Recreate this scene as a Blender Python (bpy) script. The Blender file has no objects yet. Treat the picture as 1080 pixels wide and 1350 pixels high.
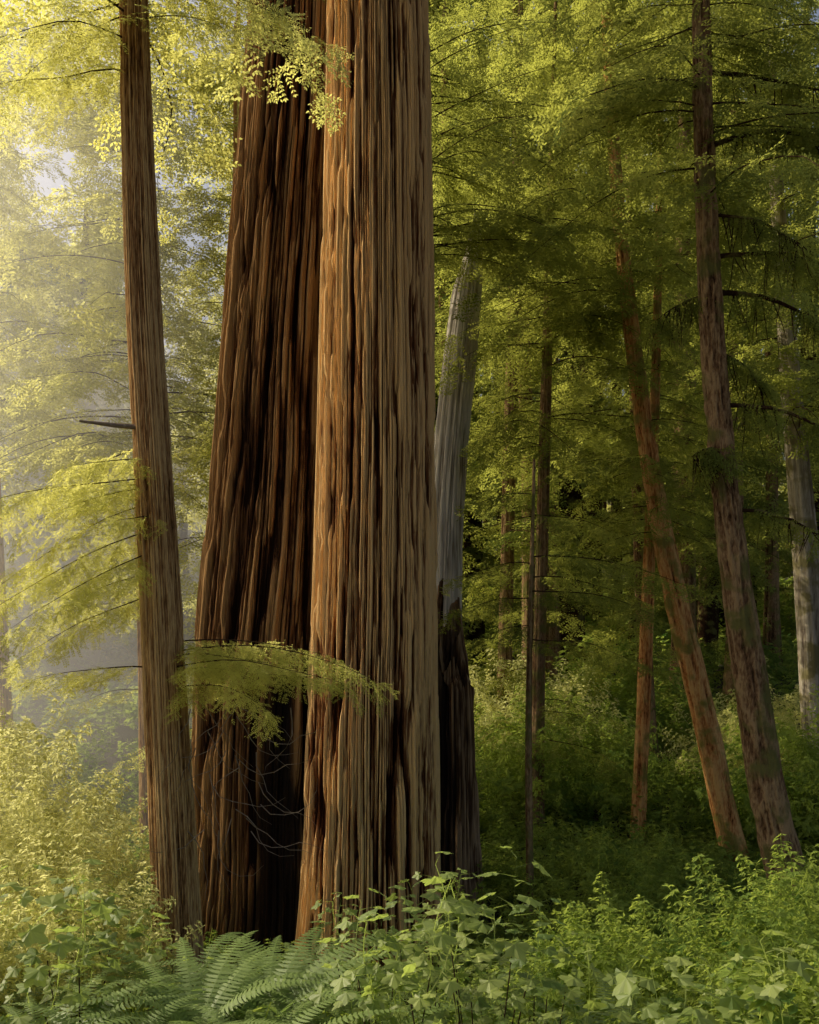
import bpy, math, random
import numpy as np
from mathutils import Vector
random.seed(7); rng=np.random.default_rng(7)
scene=bpy.context.scene
CAMZ=4.5
# ------------------------------------------------------------------ helpers
def link(o,parent=None):
    scene.collection.objects.link(o)
    if parent: o.parent=parent
    return o
def empty(name,loc=(0,0,0)):
    e=bpy.data.objects.new(name,None); e.empty_display_size=.3
    return link(e)
def mesh_obj(name,V,F,mat,parent=None,smooth=False,attrs=None,do_link=True):
    me=bpy.data.meshes.new(name)
    V=np.asarray(V,dtype=np.float32)
    if isinstance(F,np.ndarray):
        me.vertices.add(len(V)); me.vertices.foreach_set('co',V.ravel())
        n,k=F.shape
        me.loops.add(n*k); me.loops.foreach_set('vertex_index',F.ravel().astype(np.int32))
        me.polygons.add(n); me.polygons.foreach_set('loop_start',np.arange(0,n*k,k,dtype=np.int32))
        me.update(calc_edges=True)
    else:
        me.from_pydata([tuple(map(float,v)) for v in V],[],F)
    if attrs:
        for k_,a in attrs.items():
            at=me.attributes.new(k_,'FLOAT','POINT'); at.data.foreach_set('value',np.asarray(a,dtype=np.float32))
    if smooth: me.polygons.foreach_set('use_smooth',np.ones(len(me.polygons),dtype=bool))
    me.materials.append(mat); me.validate()
    o=bpy.data.objects.new(name,me)
    if do_link: link(o,parent)
    return o
def sm(t): 
    t=np.clip(t,0,1); return t*t*(3-2*t)
def ground(x,y):
    x=np.asarray(x,dtype=float); y=np.asarray(y,dtype=float)
    z=2.9*(1-sm((y-1)/11.0))
    z=z+np.clip(y-14,0,46)*.11+sm((y-60)/100)*26
    z=z+.10*np.sin(x*.9+1.3)*np.sin(y*.7)+.25*np.sin(x*.23+y*.11)*sm((y-12)/10)+.04*np.sin(x*2.7+y*1.9)
    return z
def gz(x,y): return float(ground(x,y))
# ------------------------------------------------------------------ materials
def newmat(name):
    m=bpy.data.materials.new(name); m.use_nodes=True
    nt=m.node_tree; nt.nodes.clear()
    return m,nt,nt.nodes,nt.links
def ramp(N,stops):
    r=N.new('ShaderNodeValToRGB'); cr=r.color_ramp
    while len(cr.elements)<len(stops): cr.elements.new(.5)
    for e,(p,c) in zip(cr.elements,stops):
        e.position=p; e.color=(*c,1) if len(c)==3 else c
    return r
def leafmat(name,A,B,T,mix=.45,gloss=False):
    m,nt,N,L=newmat(name)
    oi=N.new('ShaderNodeAttribute'); oi.attribute_name='rnd'; geo=N.new('ShaderNodeNewGeometry')
    nz=N.new('ShaderNodeTexNoise'); nz.inputs['Scale'].default_value=.8; nz.inputs['Detail'].default_value=0
    L.new(geo.outputs['Position'],nz.inputs['Vector'])
    add=N.new('ShaderNodeMath'); add.operation='ADD'
    L.new(oi.outputs['Fac'],add.inputs[0]); L.new(nz.outputs['Fac'],add.inputs[1])
    h=N.new('ShaderNodeMath'); h.operation='MULTIPLY'; h.inputs[1].default_value=.5
    L.new(add.outputs[0],h.inputs[0])
    r=ramp(N,[(.2,A),(.8,B)]); L.new(h.outputs[0],r.inputs['Fac'])
    if gloss:
        p=N.new('ShaderNodeBsdfPrincipled'); p.inputs['Roughness'].default_value=.5
        p.inputs['Specular IOR Level'].default_value=.35
        L.new(r.outputs['Color'],p.inputs['Base Color'])
    else:
        p=N.new('ShaderNodeBsdfDiffuse'); L.new(r.outputs['Color'],p.inputs['Color'])
    tr=N.new('ShaderNodeBsdfTranslucent')
    mx=N.new('ShaderNodeMix'); mx.data_type='RGBA'; mx.inputs['Factor'].default_value=.6
    L.new(r.outputs['Color'],mx.inputs['A']); mx.inputs['B'].default_value=(*T,1)
    L.new(mx.outputs['Result'],tr.inputs['Color'])
    ms=N.new('ShaderNodeMixShader'); ms.inputs['Fac'].default_value=mix
    L.new(p.outputs[0],ms.inputs[1]); L.new(tr.outputs[0],ms.inputs[2])
    o=N.new('ShaderNodeOutputMaterial'); L.new(ms.outputs[0],o.inputs['Surface'])
    return m
def barkmat(name,dark,mid,light,hscale=22,vscale=.6,bump=.6,moss=None,pos=(.30,.50,.72),aw=.55,charcol=(.024,.018,.015)):
    m,nt,N,L=newmat(name)
    tc=N.new('ShaderNodeTexCoord'); mp=N.new('ShaderNodeMapping')
    mp.inputs['Scale'].default_value=(1,1,vscale/hscale)
    L.new(tc.outputs['Object'],mp.inputs['Vector'])
    n1=N.new('ShaderNodeTexNoise'); n1.inputs['Scale'].default_value=hscale; n1.inputs['Detail'].default_value=4; n1.inputs['Roughness'].default_value=.65
    L.new(mp.outputs[0],n1.inputs['Vector'])
    n2=N.new('ShaderNodeTexNoise'); n2.inputs['Scale'].default_value=1.1; n2.inputs['Detail'].default_value=2
    L.new(tc.outputs['Object'],n2.inputs['Vector'])
    at=N.new('ShaderNodeAttribute'); at.attribute_name='ridge'
    a=N.new('ShaderNodeMath'); a.operation='MULTIPLY_ADD'; a.inputs[1].default_value=1.0; 
    L.new(n1.outputs['Fac'],a.inputs[0])
    b=N.new('ShaderNodeMath'); b.operation='MULTIPLY_ADD'; b.inputs[1].default_value=aw; b.inputs[2].default_value=-aw*.5
    L.new(at.outputs['Fac'],b.inputs[0]); L.new(b.outputs[0],a.inputs[2])
    c=N.new('ShaderNodeMath'); c.operation='MULTIPLY_ADD'; c.inputs[1].default_value=.35; c.inputs[2].default_value=-.17
    L.new(n2.outputs['Fac'],c.inputs[0])
    d=N.new('ShaderNodeMath'); d.operation='ADD'; L.new(a.outputs[0],d.inputs[0]); L.new(c.outputs[0],d.inputs[1])
    r=ramp(N,[(pos[0],dark),(pos[1],mid),(pos[2],light)]); L.new(d.outputs[0],r.inputs['Fac'])
    col=r.outputs['Color']
    if moss:
        n3=N.new('ShaderNodeTexNoise'); n3.inputs['Scale'].default_value=3; n3.inputs['Detail'].default_value=4
        L.new(tc.outputs['Object'],n3.inputs['Vector'])
        rr=ramp(N,[(.5,(0,0,0)),(.62,(1,1,1))]); L.new(n3.outputs['Fac'],rr.inputs['Fac'])
        mm=N.new('ShaderNodeMix'); mm.data_type='RGBA'; L.new(rr.outputs['Color'],mm.inputs['Factor'])
        L.new(col,mm.inputs['A']); mm.inputs['B'].default_value=(*moss,1); col=mm.outputs['Result']
    ca=N.new('ShaderNodeAttribute'); ca.attribute_name='char'
    mm=N.new('ShaderNodeMix'); mm.data_type='RGBA'; L.new(ca.outputs['Fac'],mm.inputs['Factor'])
    L.new(col,mm.inputs['A']); mm.inputs['B'].default_value=(*charcol,1); col=mm.outputs['Result']
    p=N.new('ShaderNodeBsdfDiffuse'); p.inputs['Roughness'].default_value=.6
    L.new(col,p.inputs['Color'])
    bp=N.new('ShaderNodeBump'); bp.inputs['Strength'].default_value=bump; bp.inputs['Distance'].default_value=.04
    L.new(n1.outputs['Fac'],bp.inputs['Height']); L.new(bp.outputs[0],p.inputs['Normal'])
    o=N.new('ShaderNodeOutputMaterial'); L.new(p.outputs[0],o.inputs['Surface'])
    return m
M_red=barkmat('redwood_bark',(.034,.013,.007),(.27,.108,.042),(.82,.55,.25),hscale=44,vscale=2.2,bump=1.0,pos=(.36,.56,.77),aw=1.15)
M_red2=barkmat('redwood_bark_brown_shaded',(.022,.011,.007),(.135,.062,.027),(.34,.20,.085),hscale=34,vscale=1.5,bump=1.0,pos=(.35,.56,.80),aw=1.1)  # browner bark, with the left trunk's shade darkened into its colours
M_young=barkmat('young_redwood_bark',(.08,.038,.016),(.38,.20,.08),(.66,.44,.20),hscale=50,vscale=6,bump=.9)
M_orange=barkmat('orange_bark',(.12,.042,.016),(.54,.23,.075),(.72,.44,.17),hscale=34,vscale=8,bump=.9,moss=(.28,.23,.06))
M_darkb=barkmat('hemlock_bark',(.05,.028,.016),(.20,.112,.057),(.40,.27,.14),hscale=34,vscale=10,bump=1.0,moss=(.18,.165,.055))
M_grey=barkmat('weathered_wood',(.24,.19,.14),(.54,.48,.39),(.74,.68,.58),hscale=22,vscale=1.2,bump=.6)
M_pale=barkmat('pale_mossy_bark',(.12,.09,.07),(.32,.27,.20),(.52,.46,.37),hscale=22,vscale=3,bump=.6,moss=(.22,.19,.09))
M_snag=barkmat('snag_wood',(.02,.012,.008),(.12,.065,.034),(.42,.28,.16),hscale=18,vscale=.8,bump=.9)
M_twig=barkmat('twig_bark',(.05,.03,.018),(.12,.08,.045),(.2,.15,.09),hscale=20,vscale=6,bump=.2)
M_con_sun=leafmat('conifer_needles_sunny',(.18,.20,.035),(.54,.52,.12),(.98,.96,.28),.55)  # lit copy of the conifer needles, sun brightness painted into the colours
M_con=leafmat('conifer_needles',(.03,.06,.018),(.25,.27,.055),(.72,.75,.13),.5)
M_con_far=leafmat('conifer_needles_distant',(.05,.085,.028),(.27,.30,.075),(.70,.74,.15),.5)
M_con_hazy=leafmat('hazy_conifer_needles',(.08,.13,.07),(.20,.27,.13),(.4,.5,.2),.4)  # distance haze painted in as paler, bluer needle colours
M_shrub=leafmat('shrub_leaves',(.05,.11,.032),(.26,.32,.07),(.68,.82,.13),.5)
M_shrub_sun=leafmat('huckleberry_leaves_sunlit',(.28,.29,.08),(.66,.64,.22),(.98,.97,.46),.55)  # sunlight put into the leaf colours, far paler than the other shrubs
M_maple=leafmat('maple_leaves',(.08,.14,.04),(.27,.32,.09),(.58,.74,.13),.45,True)
M_fern=leafmat('fern_fronds',(.08,.14,.04),(.20,.27,.08),(.38,.55,.11),.4,True)
# ------------------------------------------------------------------ leaf building blocks
def quadleaf(V,F,o,d,s,L,W,fold=0.0):
    o=np.array(o);d=np.array(d);s=np.array(s)
    n=np.cross(d,s); i=len(V)
    V+= [o, o+d*L*.45+s*W*.5+n*fold*W, o+d*L, o+d*L*.45-s*W*.5+n*fold*W]
    F.append((i,i+1,i+2,i+3))
def spray_fine(seed,length=.62,droop=.12,mat=None,name='spray',nl=.062,nw=.028,sp=.050,n=7,jit=.4,skip=.15,sang=(35,65)):
    r=random.Random(seed); V=[];F=[]
    def pos(t): return np.array([t,.0,-droop*(t/length)**2*length])
    i=len(V); V+=[np.array([0,-.003,0]),np.array([0,.003,0]),pos(length)]; F.append((i,i+1,i+2))
    for k in range(n):
        t=length*(.06+.88*k/n); 
        for sd in (-1,1):
            if r.random()<skip: continue
            ang=math.radians(r.uniform(*sang))*sd
            L=(.27*(1-k/n)**.8+.07)*r.uniform(.5,1.3)
            o=pos(t+r.uniform(-.01,.01)); d=np.array([math.cos(ang),math.sin(ang),r.uniform(-.35,.2)]); d/=np.linalg.norm(d)
            s=np.cross([0,0,1],d); s/=np.linalg.norm(s)
            i=len(V); V+=[o-s*.002,o+s*.002,o+d*L+np.array([0,0,-.2*L])]; F.append((i,i+1,i+2))
            m=max(2,int(L/sp))
            for j in range(m):
                q=o+d*(j+.2)*L/m+np.array([0,0,-.2*((j/m)**2)*L])
                for s2 in (-1,1):
                    dd=d*.66+s*s2*.75; dd[2]+=r.uniform(-jit,jit*.8); dd/=np.linalg.norm(dd)
                    ss=np.cross([0,0,1],dd)+np.array([0,0,r.uniform(-.6,.6)]); ss/=max(1e-6,np.linalg.norm(ss))
                    quadleaf(V,F,q,dd,ss,nl*r.uniform(.7,1.3)*(1-.35*j/m),nw)
            quadleaf(V,F,o+d*L*.95,d,s,nl*.8,nw)
    return mesh_obj(name,V,F,mat,do_link=False)
def spray_coarse(seed,mat=None,name='spray'):
    r=random.Random(seed); V=[];F=[]; length=1.0
    n=7
    for k in range(n):
        t=length*(.05+.9*k/n)
        for sd in (-1,1):
            ang=math.radians(r.uniform(38,68))*sd
            L=(.42*(1-k/n)**.8+.10)*r.uniform(.7,1.15)
            o=np.array([t,0,-.2*t*t]); d=np.array([math.cos(ang),math.sin(ang),r.uniform(-.5,.15)]); d/=np.linalg.norm(d)
            s=np.cross([0,0,1],d); s/=np.linalg.norm(s)
            m=max(2,int(L/.12))
            for j in range(m):
                q=o+d*j*L/m
                for s2 in (-1,1):
                    dd=d*.7+s*s2*.6; dd[2]+=r.uniform(-.6,.3); dd/=np.linalg.norm(dd)
                    ss=np.cross([0,0,1],dd)+np.array([0,0,r.uniform(-.6,.6)]); ss/=max(1e-6,np.linalg.norm(ss))
                    quadleaf(V,F,q,dd,ss,.14*r.uniform(.7,1.2),.062)
    return mesh_obj(name,V,F,mat,do_link=False)
def shoot(seed,mat,name,nleaf=16,ll=.075,lw=.045,height=.55,spread=.2,nl=3):
    r=random.Random(seed); V=[];F=[]
    lean=np.array([r.uniform(-1,1),r.uniform(-1,1),0])*.25
    def pos(t): return np.array([0,0,height*t])+lean*t*t*height
    for k in range(nleaf):
        t=.15+.85*k/nleaf; o=pos(t); a=k*2.4+r.uniform(-.5,.5)
        tl=spread*(1.1-t)*r.uniform(.5,1.2)
        d=np.array([math.cos(a),math.sin(a),r.uniform(-.1,.5)]); d/=np.linalg.norm(d)
        for j in range(nl):
            q=o+d*tl*(j+1)/nl
            aa=a+(-1)**j*r.uniform(.3,1.0) if j<nl-1 else a
            dd=np.array([math.cos(aa),math.sin(aa),r.uniform(-.55,.25)]); dd/=np.linalg.norm(dd)
            s=np.cross([0,0,1],dd); s/=np.linalg.norm(s); s[2]+=r.uniform(-.3,.3)
            L=ll*r.uniform(.7,1.25); W=lw*r.uniform(.8,1.2)
            nrm=np.cross(dd,s); i=len(V)
            V+=[q,q+dd*L*.35+s*W*.5+nrm*.006,q+dd*L-nrm*.012,q+dd*L*.35-s*W*.5+nrm*.006]
            F.append((i,i+1,i+2)); F.append((i,i+2,i+3))
        i=len(V); w=.003
        V+=[o+[0,0,w],o-[0,0,w],o+d*tl]; F.append((i,i+1,i+2))
    for k in range(3):
        i=len(V); a,b=pos(k/3),pos((k+1)/3)
        V+=[a+[-.004,0,0],a+[.004,0,0],b+[.003,0,0],b+[-.003,0,0]]; F.append((i,i+1,i+2,i+3))
    return mesh_obj(name,V,F,mat,do_link=False)
def lobed_leaf(V,F,o,yaw,pitch,roll,size,r):
    tips=[(-135,.62),(-104,.5),(-66,.95),(-34,.66),(0,1.12),(34,.66),(66,.95),(104,.5),(135,.62)]
    out=[]
    for k,(a,rr) in enumerate(tips):
        out.append((a,rr))
        if k<len(tips)-1:
            a2,r2=tips[k+1]; out.append(((a*.6+a2*.4),(rr*.58+r2*.42)*.99)); out.append(((a*.4+a2*.6),(rr*.42+r2*.58)*.93))
    cy,sy=math.cos(yaw),math.sin(yaw); cp,sp=math.cos(pitch),math.sin(pitch); cr,sr=math.cos(roll),math.sin(roll)
    def tf(x,y,z):
        y,z=y*cr-z*sr,y*sr+z*cr
        x,z=x*cp+z*sp,-x*sp+z*cp
        return np.array([x*cy-y*sy,x*sy+y*cy,z])*size+o
    i0=len(V); V.append(tf(.12,0,0.02))
    for a,rr in out:
        ar=math.radians(a); x=.12+math.cos(ar)*rr*.55; y=math.sin(ar)*rr*.55
        V.append(tf(x,y,-.14*rr*rr+.05*math.cos(ar*5)))
    for k in range(1,len(out)): F.append((i0,i0+k,i0+k+1))
def maple_shoot(seed,mat,name,n=9,size=.165,height=.6):
    r=random.Random(seed); V=[];F=[]
    for k in range(n):
        t=.2+.8*k/(n-1); a=k*2.4+r.uniform(-.4,.4); pl=.20*(1.2-t*.7)
        st=np.array([.06*math.sin(t*3),.04*t,height*t]); o=st+np.array([math.cos(a)*pl,math.sin(a)*pl,r.uniform(0,.06)])
        i=len(V); V+=[st+[0,0,.003],st-[0,0,.003],o]; F.append((i,i+1,i+2))
        lobed_leaf(V,F,o,a+r.uniform(-.4,.4),r.uniform(-.1,.5),r.uniform(-.4,.4),size*r.uniform(.5,1.25),r)
    for k in range(5):
        i=len(V); a=np.array([.06*math.sin(k/5*3),.04*k/5,height*k/5]); b=np.array([.06*math.sin((k+1)/5*3),.04*(k+1)/5,height*(k+1)/5])
        V+=[a+[-.004,0,0],a+[.004,0,0],b+[.003,0,0],b+[-.003,0,0]]; F.append((i,i+1,i+2,i+3))
    return mesh_obj(name,V,F,mat,do_link=False)
def fern_src(seed,mat,name,nf=17,length=1.0):
    r=random.Random(seed); V=[];F=[]
    for f in range(nf):
        yaw=2*math.pi*f/nf+r.uniform(-.25,.25); L=length*r.uniform(.7,1.1); el=r.uniform(.75,1.3)
        h=np.array([math.cos(yaw),math.sin(yaw),0]); s=np.array([-math.sin(yaw),math.cos(yaw),0])
        m=34; p=np.array([0,0,0.]); ang=el
        for k in range(m):
            d=h*math.cos(ang)+np.array([0,0,1])*math.sin(ang); q=p+d*L/m
            i=len(V); V+=[p-s*.003,p+s*.003,q+s*.003,q-s*.003]; F.append((i,i+1,i+2,i+3))
            t=k/m; W=.12*L*math.sin(math.pi*min(1,(t*.9+.12)))**.6*(1-t*.75)
            if k>2:
                for sd in (-1,1):
                    dd=s*sd*.97+d*.22; dd=dd/np.linalg.norm(dd)+np.array([0,0,r.uniform(-.2,-.04)])
                    i=len(V); w=L/m*.36
                    V+=[q-d*w,q+d*w,q+dd*W+d*w*.2,q+dd*W*.6-d*w]; F.append((i,i+1,i+2,i+3))
            p=q; ang-=1.45*el/m
    return mesh_obj(name,V,F,mat,do_link=False)
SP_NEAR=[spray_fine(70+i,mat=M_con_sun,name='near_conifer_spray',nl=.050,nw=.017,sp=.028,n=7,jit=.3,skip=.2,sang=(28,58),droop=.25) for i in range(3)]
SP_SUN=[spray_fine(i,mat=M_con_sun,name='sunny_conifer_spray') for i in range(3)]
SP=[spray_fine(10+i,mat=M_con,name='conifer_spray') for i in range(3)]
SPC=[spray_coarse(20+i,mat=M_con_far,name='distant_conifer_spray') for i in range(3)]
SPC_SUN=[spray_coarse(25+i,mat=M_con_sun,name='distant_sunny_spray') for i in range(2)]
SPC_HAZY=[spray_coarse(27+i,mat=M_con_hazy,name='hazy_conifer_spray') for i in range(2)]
SH=[shoot(30,M_shrub,'shrub_shoot'),shoot(31,M_shrub,'shrub_shoot',nleaf=12,ll=.10,lw=.05),shoot(32,M_shrub,'shrub_shoot',nleaf=20,ll=.05,lw=.032)]
SHF=[shoot(34+i,M_shrub,'distant_shrub_shoot',nleaf=12,ll=.12,lw=.07,nl=3) for i in range(2)]
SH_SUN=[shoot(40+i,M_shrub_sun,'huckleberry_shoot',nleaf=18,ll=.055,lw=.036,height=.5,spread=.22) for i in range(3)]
MP=[maple_shoot(50+i,M_maple,'maple_shoot') for i in range(3)]
FN=[fern_src(60+i,M_fern,'fern_rosette') for i in range(2)]
# ------------------------------------------------------------------ scattering through geometry nodes
def euler_from(X,Y,Z):
    y=-np.arcsin(np.clip(X[:,2],-1,1)); x=np.arctan2(Y[:,2],Z[:,2]); z=np.arctan2(X[:,1],X[:,0])
    return np.stack([x,y,z],1)
def frame(d,up):
    d=d/np.linalg.norm(d,axis=1,keepdims=True)
    Y=np.cross(up,d); Y/=np.maximum(1e-6,np.linalg.norm(Y,axis=1,keepdims=True))
    return euler_from(d,Y,np.cross(d,Y))
def instancer(name,P,R,S,srcs,parent=None):
    P=np.asarray(P,dtype=np.float32); n=len(P)
    me=bpy.data.meshes.new(name); me.vertices.add(n); me.vertices.foreach_set('co',P.ravel())
    a=me.attributes.new('rot','FLOAT_VECTOR','POINT'); a.data.foreach_set('vector',np.asarray(R,dtype=np.float32).ravel())
    a=me.attributes.new('scl','FLOAT','POINT'); a.data.foreach_set('value',np.asarray(S,dtype=np.float32).ravel())
    a=me.attributes.new('var','INT','POINT'); a.data.foreach_set('value',rng.integers(0,len(srcs),n).astype(np.int32))
    o=bpy.data.objects.new(name,me); link(o,parent)
    ng=bpy.data.node_groups.new(name+'_scatter','GeometryNodeTree')
    ng.interface.new_socket('Geometry',in_out='INPUT',socket_type='NodeSocketGeometry')
    ng.interface.new_socket('Geometry',in_out='OUTPUT',socket_type='NodeSocketGeometry')
    N=ng.nodes; L=ng.links
    gi=N.new('NodeGroupInput'); go=N.new('NodeGroupOutput'); j=N.new('GeometryNodeJoinGeometry')
    def na(nm,t):
        x=N.new('GeometryNodeInputNamedAttribute'); x.data_type=t; x.inputs['Name'].default_value=nm; return x
    rt=na('rot','FLOAT_VECTOR'); sc=na('scl','FLOAT'); va=na('var','INT')
    for k,s in enumerate(srcs):
        oi=N.new('GeometryNodeObjectInfo'); oi.inputs['Object'].default_value=s; oi.inputs['As Instance'].default_value=True
        ip=N.new('GeometryNodeInstanceOnPoints')
        c=N.new('FunctionNodeCompare'); c.data_type='INT'; c.operation='EQUAL'
        L.new(va.outputs['Attribute'],c.inputs[2]); c.inputs[3].default_value=k
        L.new(gi.outputs[0],ip.inputs['Points']); L.new(c.outputs[0],ip.inputs['Selection'])
        L.new(oi.outputs['Geometry'],ip.inputs['Instance']); L.new(rt.outputs['Attribute'],ip.inputs['Rotation']); L.new(sc.outputs['Attribute'],ip.inputs['Scale'])
        L.new(ip.outputs[0],j.inputs[0])
    st=N.new('GeometryNodeStoreNamedAttribute'); st.domain='INSTANCE'; st.data_type='FLOAT'; st.inputs['Name'].default_value='rnd'
    rv=N.new('FunctionNodeRandomValue'); rv.data_type='FLOAT'
    L.new(j.outputs[0],st.inputs['Geometry'])
    L.new([q for q in rv.outputs if q.enabled][0],[q for q in st.inputs if q.name=='Value' and q.enabled][0])
    rz=N.new('GeometryNodeRealizeInstances'); L.new(st.outputs[0],rz.inputs[0]); L.new(rz.outputs[0],go.inputs[0])
    md=o.modifiers.new('scatter','NODES'); md.node_group=ng
    return o
# ------------------------------------------------------------------ trunks
def pnoise(th,z,nth,fz,seed):
    r=np.random.default_rng(seed); tab=r.random((512,nth))
    a=(th%1.0)*nth; ia=np.floor(a).astype(int); fa=sm(a-ia); b=z*fz+100; ib=np.floor(b).astype(int); fb=sm(b-ib)
    i0=ia%nth;i1=(ia+1)%nth; j0=ib%512; j1=(ib+1)%512
    return (tab[j0,i0]*(1-fa)+tab[j0,i1]*fa)*(1-fb)+(tab[j1,i0]*(1-fa)+tab[j1,i1]*fa)*fb
def strips(th,z,nth,fz,seed):
    r=np.random.default_rng(seed); tab=r.random((512,nth)); off=r.random(nth)*50
    wd=r.uniform(.5,1.6,nth); edges=np.concatenate([[0],np.cumsum(wd)/wd.sum()])
    t=th%1.0; ia=np.clip(np.searchsorted(edges,t.ravel(),side='right').reshape(t.shape)-1,0,nth-1)
    f=(t-edges[ia])/(edges[ia+1]-edges[ia])
    b=z*fz+off[ia]; ib=np.floor(b).astype(int); fb=sm((b-ib-.8)/.2)
    v=tab[ib%512,ia]*(1-fb)+tab[(ib+1)%512,ia]*fb
    edge=np.minimum(f,1-f)*2
    return v*sm(edge*2.6)
def trunk(name,pts,mat,parent,seg=48,dz=.15,amp=.012,cells=20,seed=1,twist=0,scar=None,flare=0,jag=0,fz=.5,char=0,strap=0,furrow=0):
    pts=sorted(pts); zz=np.array([p[0] for p in pts]); 
    nz=max(8,int((zz[-1]-zz[0])/dz)); z=np.linspace(zz[0],zz[-1],nz)
    def ci(col):
        v=np.array([p[col] for p in pts]); m=np.gradient(v,zz); k=np.clip(np.searchsorted(zz,z)-1,0,len(zz)-2)
        h=zz[k+1]-zz[k]; t=(z-zz[k])/h
        return (2*t**3-3*t**2+1)*v[k]+(t**3-2*t**2+t)*h*m[k]+(-2*t**3+3*t**2)*v[k+1]+(t**3-t**2)*h*m[k+1]
    cx,cy,r=ci(1),ci(2),ci(3)
    th=np.arange(seg)/seg
    TH,Z=np.meshgrid(th,z)
    tw=TH+twist*Z+.010*(pnoise(TH,Z,8,.35,seed+9)-.5)+.004*(pnoise(TH,Z,40,1.3,seed+19)-.5)
    n0=pnoise(tw,Z,9,.12,seed); n1=pnoise(tw,Z,cells,fz*.5,seed+1); n2=pnoise(tw,Z,int(cells*2.3),fz,seed+2)
    rd1=1-np.abs(2*n1-1); rd2=1-np.abs(2*n2-1)
    ridge=np.clip(.6*rd1+.4*rd2,0,1)
    if strap:
        st=.42*strips(tw,Z,strap,.45,seed+30)+.45*strips(tw+.3/strap,Z,int(strap*1.9),.9,seed+31)+.25*strips(tw,Z,int(strap*3.1),1.6,seed+32)
        ridge=np.clip(.32*ridge+.98*st,0,1)
    R=r[:,None]*(1+.10*(n0-.5))+amp*(ridge-.55)*2.2
    if furrow:
        fn=1-np.abs(2*pnoise(tw,Z,18,.16,seed+40)-1); fw=sm((fn-.84)/.16)
        R=R-furrow*fw; ridge=ridge*(1-.5*fw)
    if flare:
        R=R+flare*np.exp(-(Z-zz[0])/.8)*(.5+pnoise(TH,Z*0,8,.1,seed+5))
    ch=np.full(TH.shape,float(char))
    if scar:
        a0,w0,ztop,depth=scar
        d=((TH-a0+.5)%1.0)-.5
        ww=w0*np.sqrt(np.clip(1-(Z-zz[0])/(ztop-zz[0]),0,1))*(1+.5*(pnoise(TH*0,Z,4,1.5,seed+7)-.5))
        s=sm(1-np.abs(d)/np.maximum(ww,1e-4))
        s=np.where(ww>1e-3,s,0)
        R=R-depth*s*(.8+.4*n1); ch=np.maximum(ch,np.clip(s*1.8+ (n2-.6)*.9*(s>0),0,.95))
    ang=2*math.pi*TH
    X=cx[:,None]+R*np.cos(ang); Y=cy[:,None]+R*np.sin(ang); ZZ=Z.copy()
    if jag:
        ZZ=ZZ-jag*sm((Z-(zz[-1]-2))/2)*pnoise(TH,Z*0,9,.1,seed+11)*2
    V=np.stack([X,Y,ZZ],-1).reshape(-1,3)
    i=np.arange(nz-1)[:,None]*seg; j=np.arange(seg)[None,:]; j2=(j+1)%seg
    F=np.stack([i+j,i+j2,i+seg+j2,i+seg+j],-1).reshape(-1,4)
    o=mesh_obj(name,V,F,mat,parent,smooth=True,attrs={'ridge':ridge.ravel(),'char':ch.ravel()})
    return o,(lambda q:(float(np.interp(q,z,cx)),float(np.interp(q,z,cy)),float(np.interp(q,z,r))))
def add_tube(V,F,P,R,n=5):
    P=[np.array(p,dtype=float) for p in P]; b=len(V)
    for k,p in enumerate(P):
        d=(P[min(k+1,len(P)-1)]-P[max(k-1,0)]); d/=max(1e-9,np.linalg.norm(d))
        u=np.cross(d,[0,0,1.0]) if abs(d[2])<.9 else np.cross(d,[1.0,0,0]); u/=np.linalg.norm(u); v=np.cross(d,u)
        for j in range(n):
            a=2*math.pi*j/n; V.append(p+(u*math.cos(a)+v*math.sin(a))*R[k])
    for k in range(len(P)-1):
        for j in range(n):
            F.append((b+k*n+j,b+k*n+(j+1)%n,b+(k+1)*n+(j+1)%n,b+(k+1)*n+j))
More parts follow.
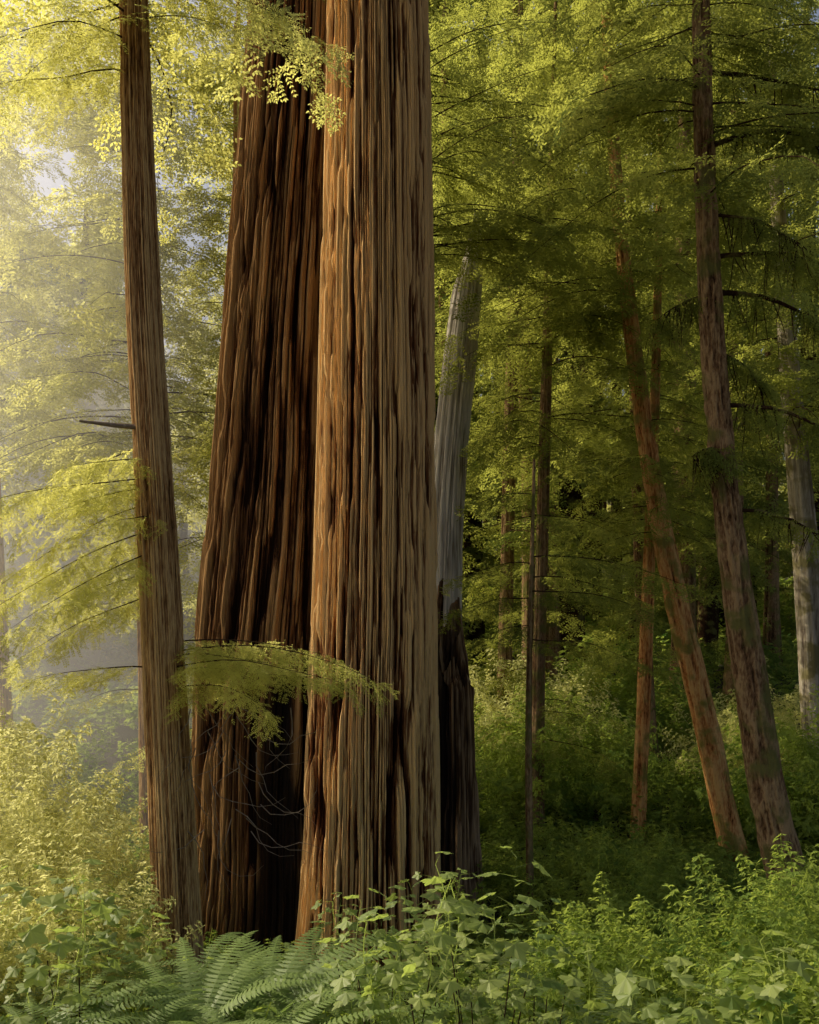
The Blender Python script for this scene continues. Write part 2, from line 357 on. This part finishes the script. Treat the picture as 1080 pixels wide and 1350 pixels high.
class Crown:
    def __init__(s): s.V=[];s.F=[];s.P=[];s.D=[];s.S=[];s.U=[]
    def limb(s,o,az,L,rise=.1,droop=.12,step=.24,size=1.0,sub=.42,start=.08,dens=1.0,rad=None,hang=.6):
        h=np.array([math.cos(az),math.sin(az),0]); sd=np.array([-h[1],h[0],0]); o=np.array(o,dtype=float)
        w1,w2,p1,p2=random.uniform(-.08,.08),random.uniform(-.03,.03),random.uniform(2,5),random.uniform(5,11)
        def pos(t): return o+h*t*L+np.array([0,0,rise*t*L-droop*(t**2)*L+w2*math.sin(p2*t)*L*.6])+sd*(w1*math.sin(t*p1)+w2*math.sin(t*p2))*L
        rad=rad or (.005+.0035*L)
        ks=np.linspace(0,1,9); add_tube(s.V,s.F,[pos(t) for t in ks],[rad*(1-.85*t) for t in ks],4)
        n=max(3,int(L/step)); side=1
        for k in range(n+1):
            t=start+(1-start)*k/n; side=-side
            p=pos(t); tang=pos(min(1,t+.02))-pos(max(0,t-.02)); tang/=np.linalg.norm(tang)
            if k==n: dirs=[(tang,1)]
            else: dirs=[]
            a=math.radians(random.uniform(35,75))
            if random.random()<dens: dirs.append((tang*math.cos(a)+sd*side*math.sin(a)+np.array([0,0,random.uniform(-.45,.1)]),sub))
            for d,q in dirs:
                d=d/np.linalg.norm(d)
                bl=(L*(1-t)*.55+.15)*q*2*random.uniform(.6,1.2) if q!=1 else 0
                m=max(1,int(bl/(.46*size)+.6))
                for j in range(m):
                    f=j/m; base=p+d*bl*f+np.array([0,0,-.12*bl*f*f])
                    dd=d+np.array([random.uniform(-.3,.3),random.uniform(-.3,.3),random.uniform(-hang,.15)])
                    s.P.append(base); s.D.append(dd); s.U.append([random.uniform(-.5,.5),random.uniform(-.5,.5),1]); s.S.append(size*random.uniform(.65,1.3))
    def build(s,srcs,parent,twigmat=None,twigname='limbs',folname='foliage'):
        if s.V: mesh_obj(twigname,s.V,s.F,twigmat or M_twig,parent,smooth=True)
        if s.P: instancer(folname,s.P,frame(np.array(s.D),np.array(s.U)),s.S,srcs,parent)
def fill_crown(c,axis,z0,z1,n,Lmax,size=1.0,azr=None,droop=.2,rise=.08,taper=True,dens=1.0,step=.24,Lmin=.6):
    for k in range(n):
        z=z0+(z1-z0)*random.random()
        x,y,r=axis(z); t=(z-z0)/(z1-z0)
        L=Lmax*(1-.6*t if taper else 1)*random.uniform(.6,1.1); L=max(Lmin,L)
        az=random.uniform(*azr) if azr else random.uniform(0,2*math.pi)
        c.limb((x,y,z),az,L,rise=rise+random.uniform(-.1,.1),droop=droop+random.uniform(-.05,.15),size=size,dens=dens,step=step)
PI=math.pi
# ------------------------------------------------------------------ ground
g=np.sinh(np.linspace(-5.2,5.2,321)); g=g/g.max()*700
gx,gy=np.meshgrid(g,g+12); gzv=ground(gx,gy)
n=len(g); V=np.stack([gx,gy,gzv],-1).reshape(-1,3)
i=np.arange(n-1)[:,None]*n; j=np.arange(n-1)[None,:]
F=np.stack([i+j,i+j+1,i+n+j+1,i+n+j],-1).reshape(-1,4)
m,nt,N,L=newmat('forest_floor')
geo=N.new('ShaderNodeNewGeometry'); n1=N.new('ShaderNodeTexNoise'); n1.inputs['Scale'].default_value=1.2; n1.inputs['Detail'].default_value=10; n1.inputs['Roughness'].default_value=.7
L.new(geo.outputs['Position'],n1.inputs['Vector'])
r=ramp(N,[(.3,(.02,.013,.008)),(.5,(.05,.034,.018)),(.62,(.045,.06,.018)),(.75,(.11,.075,.035))]); L.new(n1.outputs['Fac'],r.inputs['Fac'])
p=N.new('ShaderNodeBsdfPrincipled'); p.inputs['Roughness'].default_value=.95; L.new(r.outputs[0],p.inputs['Base Color'])
n2=N.new('ShaderNodeTexNoise'); n2.inputs['Scale'].default_value=18; n2.inputs['Detail'].default_value=6; L.new(geo.outputs['Position'],n2.inputs['Vector'])
bp=N.new('ShaderNodeBump'); bp.inputs['Distance'].default_value=.06; L.new(n2.outputs['Fac'],bp.inputs['Height']); L.new(bp.outputs[0],p.inputs['Normal'])
o=N.new('ShaderNodeOutputMaterial'); L.new(p.outputs[0],o.inputs['Surface'])
mesh_obj('ground',V,F,m,smooth=True)
# ------------------------------------------------------------------ giant redwoods
e=empty('giant_redwood_tree')
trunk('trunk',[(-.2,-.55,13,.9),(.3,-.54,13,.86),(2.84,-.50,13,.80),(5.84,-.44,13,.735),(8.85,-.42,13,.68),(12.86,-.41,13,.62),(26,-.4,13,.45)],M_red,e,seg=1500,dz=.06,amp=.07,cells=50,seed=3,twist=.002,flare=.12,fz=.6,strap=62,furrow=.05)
c=Crown()
c.limb((-.75,12.5,13.0),-2.0,.9,size=.4,droop=.7,hang=1.3,rise=-.2)
c.build(SP,e)
e=empty('giant_redwood_tree')
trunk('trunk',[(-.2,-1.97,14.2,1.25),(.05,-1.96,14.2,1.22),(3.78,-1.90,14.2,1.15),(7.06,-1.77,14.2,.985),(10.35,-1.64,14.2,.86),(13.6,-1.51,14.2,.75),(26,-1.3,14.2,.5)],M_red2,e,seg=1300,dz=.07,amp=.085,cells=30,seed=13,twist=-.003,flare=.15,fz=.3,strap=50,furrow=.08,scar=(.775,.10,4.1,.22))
# ------------------------------------------------------------------ young redwood at left
e=empty('young_redwood_tree')
o,ax=trunk('trunk',[(.2,-2.2,9.5,.27),(1.82,-2.26,9.5,.225),(3.28,-2.33,9.5,.205),(5.48,-2.44,9.5,.178),(7.68,-2.57,9.5,.155),(10.6,-2.67,9.5,.13),(20,-2.9,9.5,.05)],M_young,e,seg=300,dz=.045,amp=.015,cells=24,seed=21,fz=1.2,strap=26)
c=Crown()
for z,az,L,sz in [(6.3,PI*1.02,1.7,.5),(6.0,PI*1.15,1.9,.5),(5.75,PI*.95,2.0,.55),(5.5,PI*1.1,1.7,.5),(5.3,PI*1.25,1.5,.5),(5.1,PI*.9,1.5,.5),(6.15,PI*1.3,1.0,.45),(4.9,PI*1.05,1.3,.5),(5.9,PI*1.05,1.2,.5),(5.6,PI*1.4,.7,.4)]:
    c.limb((*ax(z)[:2],z),az,L,rise=random.uniform(-.4,.05),droop=random.uniform(.15,.45),size=sz,sub=.38,start=.06,dens=1.0,step=.07,rad=.007,hang=1.1)
for z,az,L in [(4.3,-.08,2.1),(4.15,-.38,1.9),(3.95,-.6,1.4),(4.4,.12,1.7),(4.1,-.22,1.6),(4.25,-.15,1.2)]:
    c.limb((*ax(3.9)[:2],z),az,L,rise=random.uniform(.08,.26),droop=random.uniform(.2,.4),size=.48,sub=.26,step=.075,start=.12,rad=.008,hang=1.3)
c.limb((*ax(3.9)[:2],4.15),PI*1.05,1.2,rise=.12,droop=.2,size=.5,sub=.4,step=.08,start=.2,rad=.009)
for z,az,L,sz in [(9.9,PI*1.1,1.6,.7),(10.5,PI*.9,1.8,.7),(10.9,-.2,1.4,.7),(10.4,-.5,1.1,.6),(10.2,PI*1.2,1.5,.7),(10.8,-.05,1.9,.7)]:
    c.limb((*ax(z)[:2],z),az,L,rise=0,droop=.35,size=sz,sub=.45,step=.12,rad=.01)
c.build(SP_NEAR,e)
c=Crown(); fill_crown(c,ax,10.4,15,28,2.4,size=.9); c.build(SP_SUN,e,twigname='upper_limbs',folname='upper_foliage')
V=[];F=[]
add_tube(V,F,[(-2.5,9.42,6.46),(-2.8,9.35,6.47),(-3.12,9.3,6.5)],[.03,.024,.012],6)
for k in range(30):
    x0=random.uniform(-2.2,-1.0); z0=random.uniform(2.6,4.0); P=[(x0,9.3,z0)]
    a=random.uniform(-2.4,-.6)
    for q in range(6):
        a+=random.uniform(-.5,.7); l=.13; P.append((P[-1][0]+math.cos(a)*l,P[-1][1]+random.uniform(-.05,.05),P[-1][2]+math.sin(a)*l))
    add_tube(V,F,P,[.006-.0008*i_ for i_ in range(7)],3)
mesh_obj('dead_branches',V,F,M_grey,e,smooth=True)
# ------------------------------------------------------------------ leaning weathered dead tree + burnt snag
e=empty('dead_tree')
trunk('trunk',[(.0,.72,18,.46),(4.97,.60,18,.33),(7.75,.74,18,.30),(10.2,.98,18,.27),(11.6,1.12,18,.2),(12.3,1.18,18,.1)],M_grey,e,seg=160,dz=.08,amp=.025,cells=16,seed=31,strap=14,jag=.5)
e=empty('burnt_snag')
trunk('trunk',[(-.1,.66,15.4,.48),(1.2,.68,15.4,.38),(3,.68,15.4,.33),(4.4,.66,15.4,.26),(5.4,.64,15.4,.16)],M_snag,e,seg=180,dz=.06,amp=.06,cells=14,seed=33,jag=.9,scar=(.66,.22,5.2,.14),strap=14)
# ------------------------------------------------------------------ right-hand trees
def arch(V,F,o,dx,dy,dz_,up,rad,drop=True):
    o=np.array(o,dtype=float); P=[]
    for k in range(9):
        t=k/8; P.append(o+np.array([dx*t,dy*t,dz_*t+up*math.sin(t*PI*.8)])+np.array([random.uniform(-.02,.02)]*3))
    add_tube(V,F,P,[rad*(1-.75*k/8) for k in range(9)],6)
    if drop:
        for k in range(26):
            t=random.uniform(.15,1); p0=o+np.array([dx*t,dy*t,dz_*t+up*math.sin(t*PI*.8)]); L_=random.uniform(.15,.75)*(1.1-.3*t)
            q=[p0]; ddx=random.uniform(-.3,.5);ddy=random.uniform(-.3,.3)
            for s_ in range(4): q.append(q[-1]+np.array([ddx*.12,ddy*.12,-L_/4])+np.array([random.uniform(-.025,.025)]*3))
            add_tube(V,F,q,[.011,.009,.007,.005,.002],3)
e=empty('hemlock_tree')
o,ax5=trunk('trunk',[(-.1,5.30,13,.33),(.93,5.06,13,.27),(2.23,4.76,13,.235),(3.84,4.51,13,.205),(5.84,4.23,13,.17),(7.85,4.04,13,.15),(10.35,3.91,13,.125),(12.9,3.85,13,.1),(16,3.8,13,.04)],M_darkb,e,seg=120,dz=.05,amp=.024,cells=18,seed=41,fz=5)
V=[];F=[]; c=Crown()
for z,dx,dy,dz_,up,rad in [(9.45,2.0,-.3,-.7,.35,.035),(8.98,1.9,.2,-.9,.4,.04),(10.9,1.9,-.2,-.6,.5,.04),(7.5,1.8,-.2,-.9,.35,.035),(6.15,1.7,0,-1.0,.35,.03),(11.9,1.9,.3,-.2,.1,.035),(10.0,1.2,-.5,-.9,.3,.025),(8.2,.9,.5,-.5,.2,.02),(9.0,-.7,.3,-.4,.1,.015),(6.9,-.5,-.4,-.2,.1,.012)]:
    x,y,_=ax5(z); arch(V,F,(x,y,z),dx,dy,dz_,up,rad)
    for q in range(24):
        t=random.uniform(.15,1.0); c.P.append((x+dx*t,y+dy*t,z+dz_*t+up*math.sin(t*PI*.8))); c.D.append((random.uniform(-.3,.8),random.uniform(-.5,.5),-.7)); c.U.append((random.uniform(-1,1),random.uniform(-1,1),.4)); c.S.append(random.uniform(.5,.95))
mesh_obj('dead_limbs',V,F,M_darkb,e,smooth=True)
fill_crown(c,ax5,10.1,15,58,3.1,size=.9,droop=.34); c.build(SP,e)
e=empty('leaning_redwood_tree')
o,ax6=trunk('trunk',[(.2,5.75,17,.26),(1.27,5.47,17,.21),(2.98,5.11,17,.205),(4.95,4.63,17,.2),(7.57,4.13,17,.155),(10.2,3.78,17,.13),(11.5,3.64,17,.11),(15.4,3.4,17,.08),(18,3.3,17,.04)],M_orange,e,seg=96,dz=.06,amp=.016,cells=16,seed=43,fz=3)
c=Crown(); fill_crown(c,ax6,10.2,17,70,3.2,size=1.0,droop=.34); 
for k in range(16): z=random.uniform(6,9.5); c.limb((*ax6(z)[:2],z),random.uniform(0,2*PI),random.uniform(.8,1.6),size=.7,droop=.4)
c.build(SP,e)
e=empty('slender_redwood_tree')
o,ax7=trunk('trunk',[(.2,4.16,18,.15),(1.3,4.2,18,.13),(3.58,4.3,18,.12),(6.36,4.40,18,.1),(9.1,4.5,18,.08),(14,4.6,18,.03)],M_orange,e,seg=64,dz=.08,amp=.01,cells=12,seed=45,fz=2)
c=Crown(); fill_crown(c,ax7,6.5,14,38,1.8,size=.8,droop=.3); c.build(SP,e)
e=empty('mossy_redwood_tree')
o,ax8=trunk('trunk',[(1.2,3.52,28,.27),(4,3.45,28,.23),(8.7,3.39,28,.20),(15.4,3.13,28,.15),(24,3,28,.05)],M_darkb,e,seg=64,dz=.12,amp=.02,cells=14,seed=47)
c=Crown(); fill_crown(c,ax8,8,24,60,3.4,size=1.6,droop=.25,step=.5); c.build(SP,e)
e=empty('pale_bark_tree')
o,ax9=trunk('trunk',[(.5,8.4,20,.3),(2.7,8.25,20,.26),(6.6,8.02,20,.24),(9.6,7.75,20,.2),(13,7.5,20,.14),(17,7.3,20,.05)],M_pale,e,seg=64,dz=.1,amp=.015,cells=14,seed=49)
c=Crown(); fill_crown(c,ax9,8.7,17,76,3.6,size=1.2,droop=.3,step=.34); c.build(SP,e)
def tree(name,x,y,r,h,c0,n,Lmax,srcs,bark,lean=(0,0),size=1.1,step=.3,seed=1,droop=.28,low=0,extra=None):
    e=empty(name); z0=gz(x,y)-.2
    o,ax=trunk('trunk',[(z0,x,y,r*1.25),(z0+1.5,x+lean[0]*.08,y,r),(z0+h*.5,x+lean[0]*.5,y+lean[1]*.5,r*.72),(z0+h,x+lean[0],y+lean[1],r*.15)],bark,e,seg=64,dz=.15,amp=.05*r+.006,cells=14,seed=seed)
    c=Crown(); fill_crown(c,ax,c0,z0+h,n,Lmax,size=size,droop=droop,step=step)
    if extra: fill_crown(c,ax,c0,z0+h-1,extra[0],extra[1],size=size,droop=droop,step=step,azr=extra[2],taper=False)
    for k in range(low): z=random.uniform(2.5,c0); c.limb((*ax(z)[:2],z),random.uniform(0,2*PI),random.uniform(.8,2.2),size=size*.8,droop=.35)
    c.build(srcs,e); return e
tree('hemlock_tree',2.35,18.5,.14,16,7.6,66,2.9,SP,M_darkb,size=1.0,seed=61,low=8,lean=(.4,0))
tree('hemlock_tree',.22,16.2,.16,15.5,10.6,30,2.6,SP,M_darkb,size=.9,seed=63,low=0,extra=(24,3.3,(-1.1,.7)))
tree('hemlock_tree',2.2,23.5,.2,20,6.5,64,3.4,SP,M_darkb,size=1.5,seed=64,low=12,step=.45,lean=(.5,0))
tree('redwood_tree',5.6,23,.22,20,8,64,3.6,SP,M_darkb,size=1.5,seed=65,low=10,step=.45,lean=(-.6,0))
tree('redwood_tree',8.1,29,.42,24,7,60,4.2,SP,M_darkb,size=1.8,seed=66,low=8,step=.6)
tree('redwood_tree',10.6,32,.34,26,7,60,4.2,SP,M_darkb,size=1.8,seed=67,low=8,step=.6)
tree('redwood_tree',5.2,36,.34,29,9,80,4.6,SPC,M_darkb,size=1.4,seed=68,low=4,step=.7)
tree('redwood_tree',1.2,33,.3,27,9,80,4.4,SPC,M_darkb,size=1.4,seed=69,low=4,step=.7)
tree('redwood_tree',14.0,38,.34,30,9,80,5,SPC,M_darkb,size=1.4,seed=70,low=4,step=.7)
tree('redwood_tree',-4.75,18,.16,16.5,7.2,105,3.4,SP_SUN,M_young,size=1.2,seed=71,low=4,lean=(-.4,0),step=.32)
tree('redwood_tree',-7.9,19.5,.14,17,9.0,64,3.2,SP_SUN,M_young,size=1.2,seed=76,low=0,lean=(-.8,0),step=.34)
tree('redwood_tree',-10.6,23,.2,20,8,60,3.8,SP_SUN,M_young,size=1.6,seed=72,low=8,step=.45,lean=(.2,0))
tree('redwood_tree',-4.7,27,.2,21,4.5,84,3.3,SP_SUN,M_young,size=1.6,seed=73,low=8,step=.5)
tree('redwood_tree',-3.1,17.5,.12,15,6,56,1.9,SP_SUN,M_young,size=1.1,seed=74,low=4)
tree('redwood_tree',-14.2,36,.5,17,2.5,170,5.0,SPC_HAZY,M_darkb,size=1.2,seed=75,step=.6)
# ------------------------------------------------------------------ distant forest
e=empty('distant_forest'); VT=[];FT=[]; c=Crown(); cs=Crown()
for k in range(115):
    y=random.uniform(34,105)
    x=random.uniform(-.55,.55)*y+random.uniform(-2,2)
    frac=x/y
    if -.55<frac<-.10 and random.random()<.70: continue
    z0=gz(x,y)-.3; h=random.uniform(24,38)*(.5 if frac<-.1 else 1); r_=random.uniform(.2,.6)
    if random.random()<.2: r_*=1.6
    add_tube(VT,FT,[(x,y,z0),(x+random.uniform(-.4,.4),y,z0+h*.4),(x+random.uniform(-.5,.5),y,z0+h)],[r_,r_*.75,.05],10)
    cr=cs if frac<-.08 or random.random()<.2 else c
    for b in range(46):
        z=z0+random.uniform(.10,1)*h; t=(z-z0)/h
        L_=max(.8,4.8*(1-.75*t))*random.uniform(.6,1.1)
        az=random.uniform(0,2*PI); hh=np.array([math.cos(az),math.sin(az),0])
        nseg=max(2,int(L_/1.2))
        for q in range(nseg):
            tt=(q+.4)/nseg
            for sd in (-1,1):
                a2=az+sd*random.uniform(.2,1.0)
                cr.P.append((x+hh[0]*L_*tt,y+hh[1]*L_*tt,z-.15*tt*tt*L_)); cr.D.append((math.cos(a2),math.sin(a2),random.uniform(-.5,0))); cr.U.append((random.uniform(-.4,.4),random.uniform(-.4,.4),1)); cr.S.append(random.uniform(1.4,2.3))
mesh_obj('trunks',VT,FT,M_darkb,e,smooth=True)
instancer('foliage',c.P,frame(np.array(c.D),np.array(c.U)),c.S,SPC,e)
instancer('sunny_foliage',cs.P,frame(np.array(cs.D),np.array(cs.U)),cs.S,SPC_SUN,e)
# ------------------------------------------------------------------ undergrowth
def blocked(x,y):
    for (tx,ty,r) in [(-.5,13,1.0),(-1.96,14.2,1.35),(-2.25,9.5,.3),(.7,15.4,.45),(5.2,13,.3)]:
        if (x-tx)**2+(y-ty)**2<r*r: return True
    return False
def upright(n,tilt=.35):
    return np.stack([rng.normal(0,tilt,n),rng.normal(0,tilt,n),rng.uniform(0,2*PI,n)],1)
def mound(x,y): 
    return 1.1*max(0,math.sin(x*.8+y*.35+.6)*math.sin(y*.55-x*.2+1))+.25
P=[];S=[]
while len(P)<7500:
    y=6.0+14*random.random(); x=random.uniform(-.55,.55)*y
    if blocked(x,y): continue
    if -2.8<x<2.4 and y<10.5 and random.random()<.75: continue
    m_=mound(x,y)*(1 if y>14 else .45)
    if -2.6<x<2 and y<13: m_*=.3
    P.append((x,y,gz(x,y)+m_*random.random()-.1)); S.append(random.uniform(.5,1.3)*(1+.02*max(0,y-14)))
instancer('undergrowth',P,upright(len(P)),S,SH)
P=[];S=[]
while len(P)<5500:
    y=random.uniform(19,75); x=random.uniform(-.55,.55)*y
    P.append((x,y,gz(x,y)+mound(x,y)*random.random())); S.append(random.uniform(.8,1.4)*(y/24))
instancer('distant_undergrowth',P,upright(len(P)),S,SHF)
def shrub(name,cx,cy,rx,h,n,srcs,size=1.0,ry=None,stem=True):
    e=empty(name); z0=gz(cx,cy); ry=ry or rx; P=[];S=[];V=[];F=[]
    for k in range(n):
        u=random.random()**.45; a=random.uniform(0,2*PI); el=math.asin(random.random())
        x=cx+rx*u*math.cos(a)*math.cos(el)*random.uniform(.8,1.25); y=cy+ry*u*math.sin(a)*math.cos(el); z=z0+.1+h*.9*u*(math.sin(el)*.85+.15)*random.uniform(.75,1.15)
        P.append((x,y,z)); S.append(size*random.uniform(.6,1.2))
    tilt=np.stack([np.array([-(p[1]-cy)/ry*.7+random.uniform(-.5,.5) for p in P]),np.array([(p[0]-cx)/rx*.7+random.uniform(-.5,.5) for p in P]),rng.uniform(0,.01,len(P))],1)
    for k in range(14):
        a=random.uniform(0,2*PI); ex=cx+rx*.6*math.cos(a); ey=cy+ry*.6*math.sin(a)
        add_tube(V,F,[(cx+.1*math.cos(a),cy+.1*math.sin(a),z0-.05),(cx*.5+ex*.5,cy*.5+ey*.5,z0+h*.4),(ex,ey,z0+h*.6)],[.012,.008,.003],4)
    mesh_obj('stems',V,F,M_twig,e,smooth=True); instancer('leaves',P,tilt,S,srcs,e)
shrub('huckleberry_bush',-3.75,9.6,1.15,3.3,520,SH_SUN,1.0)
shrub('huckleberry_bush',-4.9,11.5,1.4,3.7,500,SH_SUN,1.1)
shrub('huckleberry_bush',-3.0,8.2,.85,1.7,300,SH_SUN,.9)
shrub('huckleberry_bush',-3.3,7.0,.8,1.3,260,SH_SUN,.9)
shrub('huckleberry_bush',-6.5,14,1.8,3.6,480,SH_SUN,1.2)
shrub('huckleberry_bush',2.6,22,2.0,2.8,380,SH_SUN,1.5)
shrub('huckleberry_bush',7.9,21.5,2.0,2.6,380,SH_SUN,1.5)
shrub('leafy_shrub',4.0,10.2,1.5,1.7,360,SH,1.0)
shrub('leafy_shrub',5.6,11.2,1.5,1.8,360,SH,1.0)
shrub('leafy_shrub',2.8,12.5,1.3,1.3,300,SH,1.0)
shrub('leafy_shrub',3.3,8.4,1.1,1.45,320,SH,.9)
shrub('leafy_shrub',2.0,9.6,1.0,1.3,280,SH,.9)
shrub('leafy_shrub',3.0,20.0,2.0,2.4,450,SH,1.3)
shrub('leafy_shrub',7.5,18.5,2.0,2.4,450,SH,1.3)
shrub('leafy_shrub',5.4,25,2.4,3.2,350,SHF,1.3)
def thimble(x,y,n_,h0,h1,s0=.7,s1=1.2,sp=.35):
    P=[]
    for k in range(n_):
        a,b=x+random.uniform(-sp,sp),y+random.uniform(-sp,sp); P.append((a,b,gz(a,b)+random.uniform(h0,h1)))
    e=empty('thimbleberry_plant')
    V=[];F=[]
    for (a,b,z) in P: add_tube(V,F,[(x+(a-x)*.4,y+(b-y)*.4,gz(a,b)-.05),(a,b,z+.05)],[.006,.004],4)
    mesh_obj('canes',V,F,M_twig,e,smooth=True)
    instancer('leaves',P,upright(n_,.25),[random.uniform(s0,s1) for _ in P],MP,e)
for (x,y,n_,h0,h1) in [(-.1,6.6,9,.2,1.0),(.2,6.2,9,.1,.85),(.5,6.8,9,.2,1.05),(-.25,7.4,8,.3,1.15),(.9,7.2,8,.1,.85),(.1,8.0,9,.3,1.3),(1.3,6.3,7,0,.45),(1.9,6.0,8,-.1,.3),(2.4,6.8,7,-.1,.4),
                       (-2.1,6.3,8,.2,.9),(-2.5,7.4,8,.2,1.0),(-1.95,7.3,6,.2,.9),(.9,8.6,8,.1,.9),(3.0,7.2,6,-.1,.3)]:
    thimble(x,y,n_,h0,h1)
for (x,y,s_,h) in [(-.9,5.8,.95,.35),(-1.35,6.2,1.05,.55),(-.5,5.9,.95,.35),(-1.0,6.9,1.25,.7),(-1.6,7.0,1.2,.65),(-1.5,8.3,1.3,.65),(-.8,7.8,1.3,.75),(-2.2,8.4,1.0,.25),(0,5.6,.85,.25),(-1.35,10.4,1.2,.25),(.9,9.6,1.2,.25),(2.2,10.8,1.2,.25),(1.9,9.0,1.1,.25),(-.3,10.2,1.2,.25),(2.6,7.5,1.0,.3),(1.5,7.4,1.05,.4),(-.9,9.4,1.3,.6),(.6,5.9,.9,.2),(1.1,9.0,1.0,.35),
                   (-2.2,5.9,.95,.4),(-2.9,6.8,1.05,.5),(-2.7,7.7,1.0,.4),(-1.75,5.8,.9,.35),(1.25,5.8,.85,.1),(2.0,6.9,.95,.25),(-.3,6.7,1.1,.5)]:
    instancer('sword_fern',[(x,y,gz(x,y)+h-.25)],[(0.1*random.random(),-.1,random.uniform(0,6))],[s_*1.12],FN)
e=empty('hemlock_sapling'); c=Crown()
o,axs=trunk('trunk',[(0,1.75,14.2,.06),(3,1.72,14.2,.05),(7,1.8,14.2,.02)],M_darkb,e,seg=16,dz=.3,amp=.003,cells=8,seed=81)
for z,az,L in [(5.6,-.1,2.2),(5.3,.3,1.9),(5.1,-.5,1.8),(5.5,PI*.95,1.1),(5.0,PI*1.1,1.2),(4.4,-.2,1.5),(4.6,PI*1.2,.9),(6.2,.1,1.2),(6.5,PI,.9)]:
    c.limb((1.75,14.2,z),az,L,rise=.05,droop=.25,size=.6,step=.11)
c.build(SP,e)
# ------------------------------------------------------------------ sunlit mist between the trees on the left
m,nt,N,L=newmat('mist'); vs=N.new('ShaderNodeVolumeScatter'); vs.inputs['Density'].default_value=.034; vs.inputs['Anisotropy'].default_value=.4; vs.inputs['Color'].default_value=(1,.98,.93,1)
o=N.new('ShaderNodeOutputMaterial'); L.new(vs.outputs[0],o.inputs['Volume'])
V=[(-18,8.5,-.5),(-4.6,8.5,-.5),(-3.2,15.6,-.5),(.5,60,-.5),(-30,60,-.5)]; V=V+[(a,b,12.5) for a,b,_ in V]
F=[(4,3,2,1,0),(5,6,7,8,9)]+[(k,(k+1)%5,(k+1)%5+5,k+5) for k in range(5)]
mesh_obj('mist',V,F,m)
# ------------------------------------------------------------------ light, sky, camera
sd=Vector((-.73,.23,.58)).normalized()
w=bpy.data.worlds.new('World'); scene.world=w; w.use_nodes=True
nt=w.node_tree; bg=nt.nodes['Background']; sky=nt.nodes.new('ShaderNodeTexSky'); sky.sky_type='NISHITA'; sky.sun_disc=False
sky.sun_elevation=math.asin(sd.z); sky.sun_rotation=math.atan2(sd.x,sd.y); sky.dust_density=10.0; sky.air_density=1.0; sky.ozone_density=.3
nt.links.new(sky.outputs[0],bg.inputs['Color']); bg.inputs['Strength'].default_value=.15
l=bpy.data.lights.new('sun','SUN'); l.energy=5; l.angle=math.radians(.5); l.color=(1,.90,.68)
lo=bpy.data.objects.new('sun',l); link(lo); lo.rotation_euler=sd.to_track_quat('Z','Y').to_euler(); lo.location=(-20,0,25)
cd=bpy.data.cameras.new('camera'); cd.sensor_fit='VERTICAL'; cd.sensor_height=24; cd.lens=24*1297/1350; cd.shift_y=159/1350; cd.clip_end=3000
co=bpy.data.objects.new('camera',cd); link(co); co.location=(0,0,CAMZ); co.rotation_euler=(math.radians(90),0,0); scene.camera=co
scene.view_settings.view_transform='Standard'; scene.view_settings.look='None'; scene.view_settings.exposure=0
